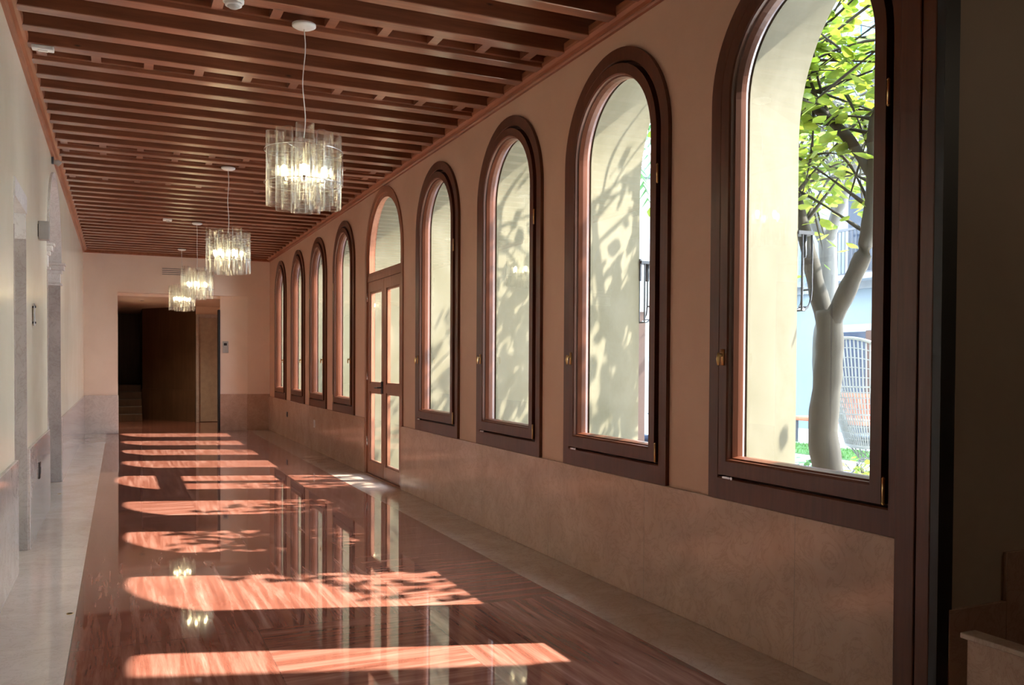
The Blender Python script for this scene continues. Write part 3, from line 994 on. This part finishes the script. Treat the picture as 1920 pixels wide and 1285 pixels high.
# left wall bits
root = tag(empty('wall_box', (XL, 8.15, 2.43)), 'small grey box mounted high on the left wall before the portal', 'wall box')
part('case', lambda bm: box(bm, 0.006, 0.082, -0.06, 0.06, -0.075, 0.075), M['grey_plastic'], root, False, 0.004)
part('mount', lambda bm: box(bm, 0.0, 0.006, -0.04, 0.04, -0.05, 0.05), M['dark_iron'], root)
root = tag(empty('room_sign', (XL, 7.60, 1.71)), 'narrow dark upright sign plate on the left wall between the two openings', 'sign')
part('plate', lambda bm: box(bm, 0.010, 0.016, -0.05, 0.05, -0.085, 0.085), M['grey_plastic'], root, False, 0.002)
for zz in (-0.06, 0.06):
    part('stud', lambda bm: tube(bm, [(0.0, 0.0, zz), (0.024, 0.0, zz)], 0.008, 10), M['dark_iron'], root, True)
root = tag(empty('wall_socket', (XL + 0.022, 7.84, 0.485)), 'black wall socket in the pale wainscot on the left', 'socket')
part('plate', lambda bm: box(bm, 0, 0.008, -0.05, 0.05, -0.065, 0.065), M['black'], root, False, 0.002)
part('insert', lambda bm: box(bm, 0.0075, 0.012, -0.02, 0.02, -0.03, 0.03), M['dark_iron'], root)
root = tag(empty('spot_projector', (XL, 9.75, 3.33)), 'tiny dark projector high on the left wall under the crown moulding', 'projector')
part('bracket', lambda bm: box(bm, 0.0, 0.02, -0.02, 0.02, -0.02, 0.045), M['dark_iron'], root)
part('head', lambda bm: tube(bm, [(0.02, 0, 0.0), (0.05, 0, 0.0), (0.075, 0, -0.02)], [0.02, 0.028, 0.03], 14), M['grey_plastic'], root, True)
# floor spots
for (fx, fy, lb) in ((-0.243, 5.19, 'small round brass floor cap in the pale border near the viewer'), (-0.56, 9.97, 'small round dark floor cap at the foot of the portal')):
    root = tag(empty('floor_cap', (fx, fy, 0)), lb, 'floor cap', 'floor caps in the pale border')
    part('rim', lambda bm: lathe(bm, [(0.018, 0.0), (0.018, 0.0025), (0.013, 0.003), (0.013, 0.0)], 20), M['brass'], root, True)
    part('centre', lambda bm: lathe(bm, [(0.0001, 0.0018), (0.0128, 0.0018)], 20), M['dark_iron'], root)

# ------------------------------------------------------------------ outdoors: ground
bm = bmesh.new()
quad(bm, [(XO, -8, -0.06), (30, -8, -0.06), (30, 34, -0.06), (XO, 34, -0.06)])
struct(finish('ground', bm, M['paving']), 'pale stone courtyard paving', 'paving')
def patch_grass(name, x0, x1, y0, y1, label):
    bm = bmesh.new()
    n = 2600
    box(bm, x0, x1, y0, y1, -0.06, -0.045)
    for _ in range(n):
        x, y = random.uniform(x0, x1), random.uniform(y0, y1)
        h_ = random.uniform(0.03, 0.07); a = random.uniform(0, PI)
        dx_, dy_ = 0.006 * math.cos(a), 0.006 * math.sin(a)
        lx, ly = random.uniform(-0.02, 0.02), random.uniform(-0.02, 0.02)
        f = bm.faces.new([bm.verts.new((x - dx_, y - dy_, -0.046)), bm.verts.new((x + dx_, y + dy_, -0.046)), bm.verts.new((x + lx, y + ly, -0.046 + h_))])
    o = finish(name, bm, M['grass'])
    o['kind'] = 'stuff'
    return tag(o, label, 'grass')
patch_grass('lawn', 9.9, 11.2, 8.0, 13.5, 'green lawn strip before the terracotta bench in the courtyard')
patch_grass('lawn', 5.6, 6.9, 6.3, 9.6, 'green lawn patch behind the forked tree trunk, nearer than the chair')

# ------------------------------------------------------------------ courtyard buildings
def fbox(x0, x1, y0, y1, z0, z1, name, m, parent, bevel=0.0, label=None):
    bm = bmesh.new(); box(bm, x0, x1, y0, y1, z0, z1)
    o = finish(name, bm, m, parent, bevel=bevel)
    if label: o['label'] = label
    return o
FX = 14.0
bld = tag(empty('courtyard_building', (FX, 13.0, -0.06)), 'pale blue white building across the courtyard seen through the nearest window', 'building')
def B(x0, x1, y0, y1, z0, z1, name, m, parent=None, bevel=0.0, label=None):
    return fbox(x0 - FX, x1 - FX, y0 - 13.0, y1 - 13.0, z0 + 0.06, z1 + 0.06, name, m, parent or bld, bevel, label)
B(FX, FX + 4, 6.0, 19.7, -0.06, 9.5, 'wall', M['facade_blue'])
B(FX - 0.06, FX, 6.0, 19.7, 2.95, 3.10, 'string_course', M['white_paint'])
B(FX - 0.10, FX, 6.0, 19.7, 5.95, 6.20, 'string_course', M['white_paint'])
B(FX - 0.25, FX + 4, 6.0, 19.7, 9.5, 9.75, 'cornice', M['white_paint'])
def fwin(y0, y1, z0, z1, shut=False, rail=False):
    fr = B(FX - 0.05, FX, y0 - 0.08, y1 + 0.08, z0 - 0.08, z1 + 0.10, 'window_frame', M['white_paint'])
    bm = bmesh.new(); box(bm, -0.06, -0.048, y0 - 13, y1 - 13, z0 + 0.06, z1 + 0.06)
    finish('pane', bm, M['dark_glass'], fr)
    if shut:
        for ya, yb in ((y0 - 0.02, (y0 + y1) / 2 - 0.02), ((y0 + y1) / 2 + 0.02, y1 + 0.02)):
            bm = bmesh.new()
            box(bm, -0.10, -0.065, ya - 13, yb - 13, z0 + 0.06, z1 + 0.06)
            z = z0 + 0.12
            while z < z1:
                box(bm, -0.115, -0.10, ya - 13 + 0.04, yb - 13 - 0.04, z, z + 0.035)
                z += 0.075
            finish('shutter', bm, M['shutter'], fr)
    if rail:
        bm = bmesh.new()
        box(bm, -0.45, -0.42, y0 - 13.2, y1 - 12.8, z0 + 0.95, z0 + 1.0)
        box(bm, -0.45, -0.42, y0 - 13.2, y1 - 12.8, z0 + 0.05, z0 + 0.09)
        yy = y0 - 13.2
        while yy < y1 - 12.8:
            box(bm, -0.443, -0.427, yy, yy + 0.016, z0 + 0.09, z0 + 0.95)
            yy += 0.10
        finish('railing', bm, M['dark_iron'], fr)
        bm = bmesh.new(); box(bm, -0.50, 0.0, y0 - 13.3, y1 - 12.7, z0 - 0.06, z0 + 0.05)
        finish('balcony_slab', bm, M['white_paint'], fr)
for yy in (8.6, 10.9, 12.75, 15.3, 17.6):
    fwin(yy, yy + 1.0, 3.22, 5.2, False, True)
    fwin(yy + 0.2, yy + 1.15, 6.45, 8.4, True, False)
# ground floor door
fr = B(FX - 0.05, FX, 12.35, 13.98, -0.06, 2.22, 'door_frame', M['white_paint'])
bm = bmesh.new(); box(bm, -0.07, -0.048, 12.48 - 13, 13.86 - 13, 0.0, 2.12)
finish('door_leaf', bm, M['dark_glass'], fr)
bm = bmesh.new(); box(bm, -0.10, -0.071, 12.48 - 13, 13.2 - 13, 0.0, 2.14)
o = finish('shutter', bm, M['teak'], fr)
bm = bmesh.new()

wb = tag(empty('courtyard_wing', (9.0, 20.2, -0.06)), 'sunlit pale wing closing the courtyard behind the farther windows', 'building')
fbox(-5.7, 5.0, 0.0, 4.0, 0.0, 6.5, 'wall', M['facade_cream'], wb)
fbox(-5.7, 5.0, -0.2, 4.0, 6.5, 6.75, 'cornice', M['white_paint'], wb)
for xx in (-4.6, -2.2, 0.2, 2.6):
    fr = fbox(xx, xx + 1.0, -0.04, 0.0, 1.0, 2.9, 'window_frame', M['white_paint'], wb)
    fbox(xx + 0.08, xx + 0.92, -0.05, -0.038, 1.08, 2.82, 'pane', M['dark_glass'], fr)

# ------------------------------------------------------------------ outdoor lanterns
def lantern(yc, label):
    root = tag(empty('wall_lantern', (XO, yc, 1.66)), label, 'lantern', 'wall lanterns outside the nearest windows')
    D, W = 0.10, 0.035
    def brk(bm):
        box(bm, 0.0, 0.012, -0.02, 0.02, 0.30, 0.46)
        box(bm, 0.0, D + 0.012, -W - 0.006, W + 0.006, 0.425, 0.445)
    part('bracket', brk, M['dark_iron'], root)
    prof = [(D, 0.425), (D, 0.12), (D * 0.93, 0.06), (D * 0.75, 0.02), (D * 0.5, 0.0), (0.03, 0.0)]
    def cage(bm):
        for s in (-W, W):
            tube(bm, [(x, s, z) for x, z in prof], 0.006, 6)
            tube(bm, [(0.03, s, 0.0), (0.03, s, 0.425)], 0.006, 6)
        for p in (prof[1], prof[3], prof[5]):
            tube(bm, [(p[0], -W, p[1]), (p[0], W, p[1])], 0.006, 6)
    part('cage', cage, M['dark_iron'], root)
    def gl(bm):
        for (xa, za), (xb, zb_) in zip(prof[:-1], prof[1:]):
            quad(bm, [(xa - 0.003, -W, za), (xa - 0.003, W, za), (xb - 0.003, W, zb_ + 0.003), (xb - 0.003, -W, zb_ + 0.003)])
    part('glass', gl, M['glass'], root)
    part('lamp_holder', lambda bm: lathe(bm, [(0.012, 0.30), (0.015, 0.32), (0.015, 0.425)], 12, 0.075, 0.0), M['dark_iron'], root, True)
lantern(3.80, 'dark iron wall lantern outside, seen through the nearest window beside the tree')
lantern(5.397, 'dark iron wall lantern outside, seen through the second nearest window')

# timber post behind second window strip
root = tag(empty('timber_post', (4.55, 7.10, -0.06)), 'slim brown timber post in the courtyard seen through the second window', 'post')
part('shaft', lambda bm: box(bm, -0.05, 0.05, -0.035, 0.035, 0.02, 1.92), M['teak'], root, False, 0.006)
part('foot', lambda bm: box(bm, -0.08, 0.08, -0.07, 0.07, 0.0, 0.03), M['dark_iron'], root)

# ------------------------------------------------------------------ trees
def leaf(bm, p, s, droop=0.3):
    a = random.uniform(0, 2 * PI)
    t = Vector((math.cos(a), math.sin(a), random.uniform(-0.9, 0.2))).normalized()
    side = t.cross(Vector((random.uniform(-0.4, 0.4), random.uniform(-0.4, 0.4), 1))).normalized()
    n = side.cross(t)
    w = s * 0.30
    p = Vector(p)
    pts = [p, p + t * s * 0.30 + side * w * 0.85, p + t * s * 0.65 + side * w - n * 0.03 * s, p + t * s, p + t * s * 0.65 - side * w - n * 0.03 * s, p + t * s * 0.30 - side * w * 0.85]
    bm.faces.new([bm.verts.new(q) for q in pts])

def limb(bm, pts, r0, r1, n=12):
    # smooth the polyline with catmull-rom
    P = [Vector(p) for p in pts]
    out = []
    for i in range(len(P) - 1):
        p0, p1, p2, p3 = P[max(i - 1, 0)], P[i], P[i + 1], P[min(i + 2, len(P) - 1)]
        for k in range(5):
            t = k / 5
            out.append(0.5 * ((2 * p1) + (-p0 + p2) * t + (2 * p0 - 5 * p1 + 4 * p2 - p3) * t * t + (-p0 + 3 * p1 - 3 * p2 + p3) * t ** 3))
    out.append(P[-1])
    m_ = len(out)
    rr = [r0 + (r1 - r0) * i / (m_ - 1) + 0.004 * math.sin(i * 1.7) for i in range(m_)]
    tube(bm, out, rr, n)
    return out

def tree(name, loc, limbs, twigs, crown_, nleaf, lsize, bark, leafm, label):
    root = tag(empty(name, loc), label, 'tree')
    bm = bmesh.new()
    paths = []
    for pts, r0, r1 in limbs:
        paths.append((limb(bm, pts, r0, r1), r1))
    finish('trunk', bm, bark, root, True)
    # branches with leaves at their ends
    bm = bmesh.new()
    lf = bmesh.new()
    srcs = []
    for pth, r1 in paths[1:]:
        srcs += pth[len(pth) // 3:]
    cx, cy_, cz, rx, ry, rz = crown_
    for _ in range(twigs):
        s = random.choice(srcs)
        while True:
            u = Vector((random.uniform(-1, 1), random.uniform(-1, 1), random.uniform(-1, 1)))
            if u.length < 1: break
        e = Vector((cx + rx * u.x, cy_ + ry * u.y, cz + rz * u.z))
        if (e - s).length > 2.2:
            e = s + (e - s).normalized() * random.uniform(1.2, 2.2)
        mid = (s + e) / 2 + Vector((random.uniform(-.15, .15), random.uniform(-.15, .15), random.uniform(-.05, .2)))
        pth = limb(bm, [s, mid, e], 0.014, 0.004, 5)
        k = int(nleaf / twigs)
        for _i in range(k):
            q = pth[random.randrange(len(pth) // 3, len(pth))]
            q = q + Vector((random.gauss(0, 0.13), random.gauss(0, 0.13), random.gauss(0, 0.11)))
            leaf(lf, q, lsize * random.uniform(0.7, 1.25))
    finish('twigs', bm, bark, root, True)
    fo_ = finish('foliage', lf, leafm, root)
    fo_['kind'] = 'stuff'
    return root

# main tree, trunk forking at 1.75 m (base at X 4.95)
T = (4.95, 5.08, -0.06)
def rel(p, o=T):
    return (p[0] - o[0], p[1] - o[1], p[2] - o[2])
limbs = [
    ([(0, 0, 0), (0.01, -0.03, 0.5), (0.0, 0.03, 0.9), (0.03, 0.02, 1.3), (0.03, 0.0, 1.62), (0.02, 0.01, 1.84)], 0.125, 0.098),
    ([(0.02, 0.0, 1.66), (0.04, 0.14, 1.98), (0.05, 0.26, 2.32), (0.08, 0.42, 2.70), (0.3, 0.9, 3.3), (0.5, 1.5, 3.9)], 0.078, 0.035),
    ([(0.02, 0.02, 1.68), (0.04, -0.17, 2.00), (0.06, -0.31, 2.30), (0.08, -0.36, 2.75), (0.05, -0.40, 3.2), (0.1, -0.6, 3.8), (0.0, -0.7, 4.6)], 0.075, 0.03),
    ([(0.08, -0.36, 2.80), (0.0, -0.15, 3.15), (-0.1, 0.15, 3.5), (-0.2, 0.5, 4.1), (0.0, 1.0, 4.9)], 0.045, 0.02),
    ([(0.08, 0.42, 2.70), (-0.2, 0.55, 3.1), (-0.45, 0.45, 3.55), (-0.55, 0.1, 3.95), (-0.5, -0.3, 4.4)], 0.04, 0.02),
    ([(0.3, 0.9, 3.3), (0.7, 1.6, 3.5), (1.0, 2.4, 3.9), (1.1, 3.1, 4.4)], 0.04, 0.018),
]
tree('courtyard_tree', T, limbs, 85, (0.55, 0.55, 3.7, 1.25, 2.6, 1.35), 1700, 0.15, M['bark'], M['leaf'],
     'forked tree with a bare brown trunk and yellow green leaves outside the nearest window')
T2 = (7.3, 7.5, -0.06)
limbs = [
    ([(0, 0, 0), (0.02, 0.0, 0.8), (-0.03, 0.03, 1.6), (0.0, -0.02, 2.1), (0, 0, 2.9)], 0.13, 0.10),
    ([(0, 0, 2.8), (0.0, 0.35, 3.3), (0.1, 0.7, 3.9), (0.1, 1.2, 4.8)], 0.085, 0.03),
    ([(0, 0, 2.8), (-0.1, -0.30, 3.2), (-0.1, -0.55, 3.7), (-0.2, -0.9, 4.6)], 0.07, 0.03),
    ([(0, 0, 2.8), (0.3, 0.1, 3.5), (0.6, 0.2, 4.4)], 0.06, 0.03),
]
tree('pale_tree', T2, limbs, 60, (0.2, 0.5, 4.9, 1.3, 1.4, 1.3), 800, 0.15, M['bark_pale'], M['leaf'],
     'paler grey tree standing behind the forked tree in the courtyard')

# palm with drooping fronds seen at the top of the second window
root = tag(empty('palm', (7.6, 12.65, -0.06)), 'dark green palm with drooping fronds at the top of the second window', 'palm')
bm = bmesh.new(); limb(bm, [(0, 0, 0), (0.05, 0.05, 2.6), (0.0, 0.0, 5.4)], 0.14, 0.10, 10); finish('trunk', bm, M['bark'], root, True)
bm = bmesh.new()
for k in range(30):
    a = 2 * PI * k / 30 + random.uniform(-0.1, 0.1)
    L_ = random.uniform(1.2, 1.6)
    el = random.uniform(0.1, 0.9)
    prev = None
    for i in range(16):
        t = i / 15
        r_ = L_ * t * math.cos(el * (1 - t)) * 0.85
        z_ = 5.4 + L_ * (math.sin(el) * t - 0.95 * t * t)
        p = Vector((r_ * math.cos(a), r_ * math.sin(a), z_))
        if prev is not None:
            side = Vector((-math.sin(a), math.cos(a), 0))
            for s in (-1, 1):
                q = p + side * s * 0.30 * (1 - 0.5 * t) + Vector((0, 0, -0.22))
                bm.faces.new([bm.verts.new(p), bm.verts.new(p + (p - prev) * 0.35), bm.verts.new(q)])
        prev = p
o = finish('fronds', bm, M['leaf_dark'], root)

# shrubs
def shrub(loc, r, h_, n, m_, label):
    root = tag(empty('shrub', loc), label, 'shrub')
    bm = bmesh.new(); lf = bmesh.new()
    for k in range(14):
        a = random.uniform(0, 2 * PI); rr = r * random.uniform(0.2, 1)
        e = (rr * math.cos(a), rr * math.sin(a), h_ * random.uniform(0.6, 1))
        pth = limb(bm, [(0, 0, 0), (e[0] * 0.4, e[1] * 0.4, e[2] * 0.5), e], 0.008, 0.003, 5)
        for _ in range(n // 14):
            q = random.choice(pth[3:]) + Vector((random.gauss(0, 0.05), random.gauss(0, 0.05), random.gauss(0, 0.05)))
            leaf(lf, q, random.uniform(0.06, 0.11))
    finish('stems', bm, M['bark'], root)
    f = finish('foliage', lf, m_, root); f['kind'] = 'stuff'
shrub((4.35, 3.98, -0.06), 0.22, 0.78, 260, M['leaf'], 'bright green shrub at the lower right corner of the nearest window')
shrub((5.6, 6.05, -0.06), 0.35, 0.62, 420, M['leaf_dark'], 'low dark green shrub behind the trunk of the forked tree')
shrub((7.25, 6.85, -0.06), 0.28, 0.40, 300, M['leaf'], 'low pale green shrub right of the forked tree trunk')

# ------------------------------------------------------------------ courtyard furniture
# peacock style wicker chair
root = tag(empty('wicker_chair', (8.9, 8.25, -0.06), math.radians(100)), 'tall whitewashed wicker high backed chair in the courtyard', 'chair')
def shell(bm):
    # flared scoop back: ribs from the seat ring up to a wide rim
    nr = 44
    tops = []
    for k in range(nr + 1):
        a = PI * (k / nr) * 1.15 - PI * 0.075
        ca, sa = math.cos(a), math.sin(a)
        top_z = 1.18 + 0.58 * max(0.0, sa) ** 0.8
        pts = [(0.34 * ca, 0.10 + 0.26 * sa, 0.40), (0.44 * ca, 0.14 + 0.34 * sa, 0.80), (0.52 * ca, 0.18 + 0.40 * sa, 1.15), (0.64 * ca, 0.26 + 0.42 * sa, top_z)]
        tube(bm, pts, 0.010, 5)
        tops.append(pts)
    for lvl in (0, 1, 2, 3):
        tube(bm, [p[lvl] for p in tops], 0.022 if lvl == 3 else 0.012, 6)
    for t in (0.2, 0.4, 0.6, 0.8):
        for lv in (0, 1, 2):
            tube(bm, [tuple(p[lv][i] * (1 - t) + p[lv + 1][i] * t for i in range(3)) for p in tops], 0.007, 5)
part('backrest', shell, M['wicker'], root, True)
def seat(bm):
    lathe(bm, [(0.30, 0.36), (0.36, 0.38), (0.37, 0.42), (0.34, 0.44), (0.05, 0.43)], 28, 0, 0.0)
part('seat', seat, M['wicker'], root, True)
def base(bm):
    for k in range(22):
        a = 2 * PI * k / 22
        tube(bm, [(0.33 * math.cos(a), 0.33 * math.sin(a), 0.38), (0.20 * math.cos(a + 0.3), 0.20 * math.sin(a + 0.3), 0.2), (0.30 * math.cos(a + 0.6), 0.30 * math.sin(a + 0.6), 0.0)], 0.007, 5)
    for z, r_ in ((0.01, 0.30), (0.2, 0.20), (0.37, 0.33)):
        tube(bm, [(r_ * math.cos(2 * PI * k / 30), r_ * math.sin(2 * PI * k / 30), z) for k in range(31)], 0.012, 6)
part('base', base, M['wicker'], root, True)
part('cushion', lambda bm: lathe(bm, [(0.02, 0.44), (0.28, 0.445), (0.31, 0.47), (0.30, 0.51), (0.25, 0.53), (0.02, 0.53)], 28), M['white_paint'], root, True)

# terracotta bench
root = tag(empty('bench', (11.7, 11.7, -0.06)), 'terracotta slatted bench behind the tree trunk in the courtyard', 'bench')
part('seat', lambda bm: box(bm, -0.28, 0.28, -0.85, 0.85, 0.40, 0.48), M['terracotta'], root, False, 0.02)
def bk(bm):
    box(bm, 0.24, 0.29, -0.85, 0.85, 0.86, 0.92)
    yy = -0.83
    while yy < 0.84:
        box(bm, 0.25, 0.28, yy, yy + 0.055, 0.48, 0.86)
        yy += 0.095
part('backrest', bk, M['terracotta'], root)
for sx in (-0.24, 0.24):
    for sy in (-0.8, 0.8):
        part('leg', lambda bm: box(bm, sx - 0.025, sx + 0.025, sy - 0.025, sy + 0.025, 0.0, 0.40), M['dark_iron'], root)
# navy sofa seen low in the second window
root = tag(empty('garden_sofa', (5.25, 7.65, -0.06)), 'navy outdoor sofa low behind the second nearest window', 'sofa')
part('seat', lambda bm: box(bm, -0.40, 0.40, -0.75, 0.75, 0.18, 0.46), M['navy'], root, False, 0.05)
part('backrest', lambda bm: box(bm, 0.25, 0.42, -0.75, 0.75, 0.46, 0.86), M['navy'], root, False, 0.05)
part('piping', lambda bm: (tube(bm, [(0.245, -0.74, 0.855), (0.245, 0.74, 0.855)], 0.008, 6), tube(bm, [(-0.405, -0.74, 0.455), (-0.405, 0.74, 0.455)], 0.008, 6)), M['white_paint'], root)
for sy in (-1, 1):
    part('armrest', lambda bm: box(bm, -0.40, 0.25, sy * 0.69 - 0.07, sy * 0.69 + 0.07, 0.44, 0.62), M['navy'], root, False, 0.04)
for sx in (-0.33, 0.33):
    for sy in (-0.66, 0.66):
        part('leg', lambda bm: tube(bm, [(sx, sy, 0.0), (sx, sy, 0.19)], 0.02, 8), M['dark_iron'], root)
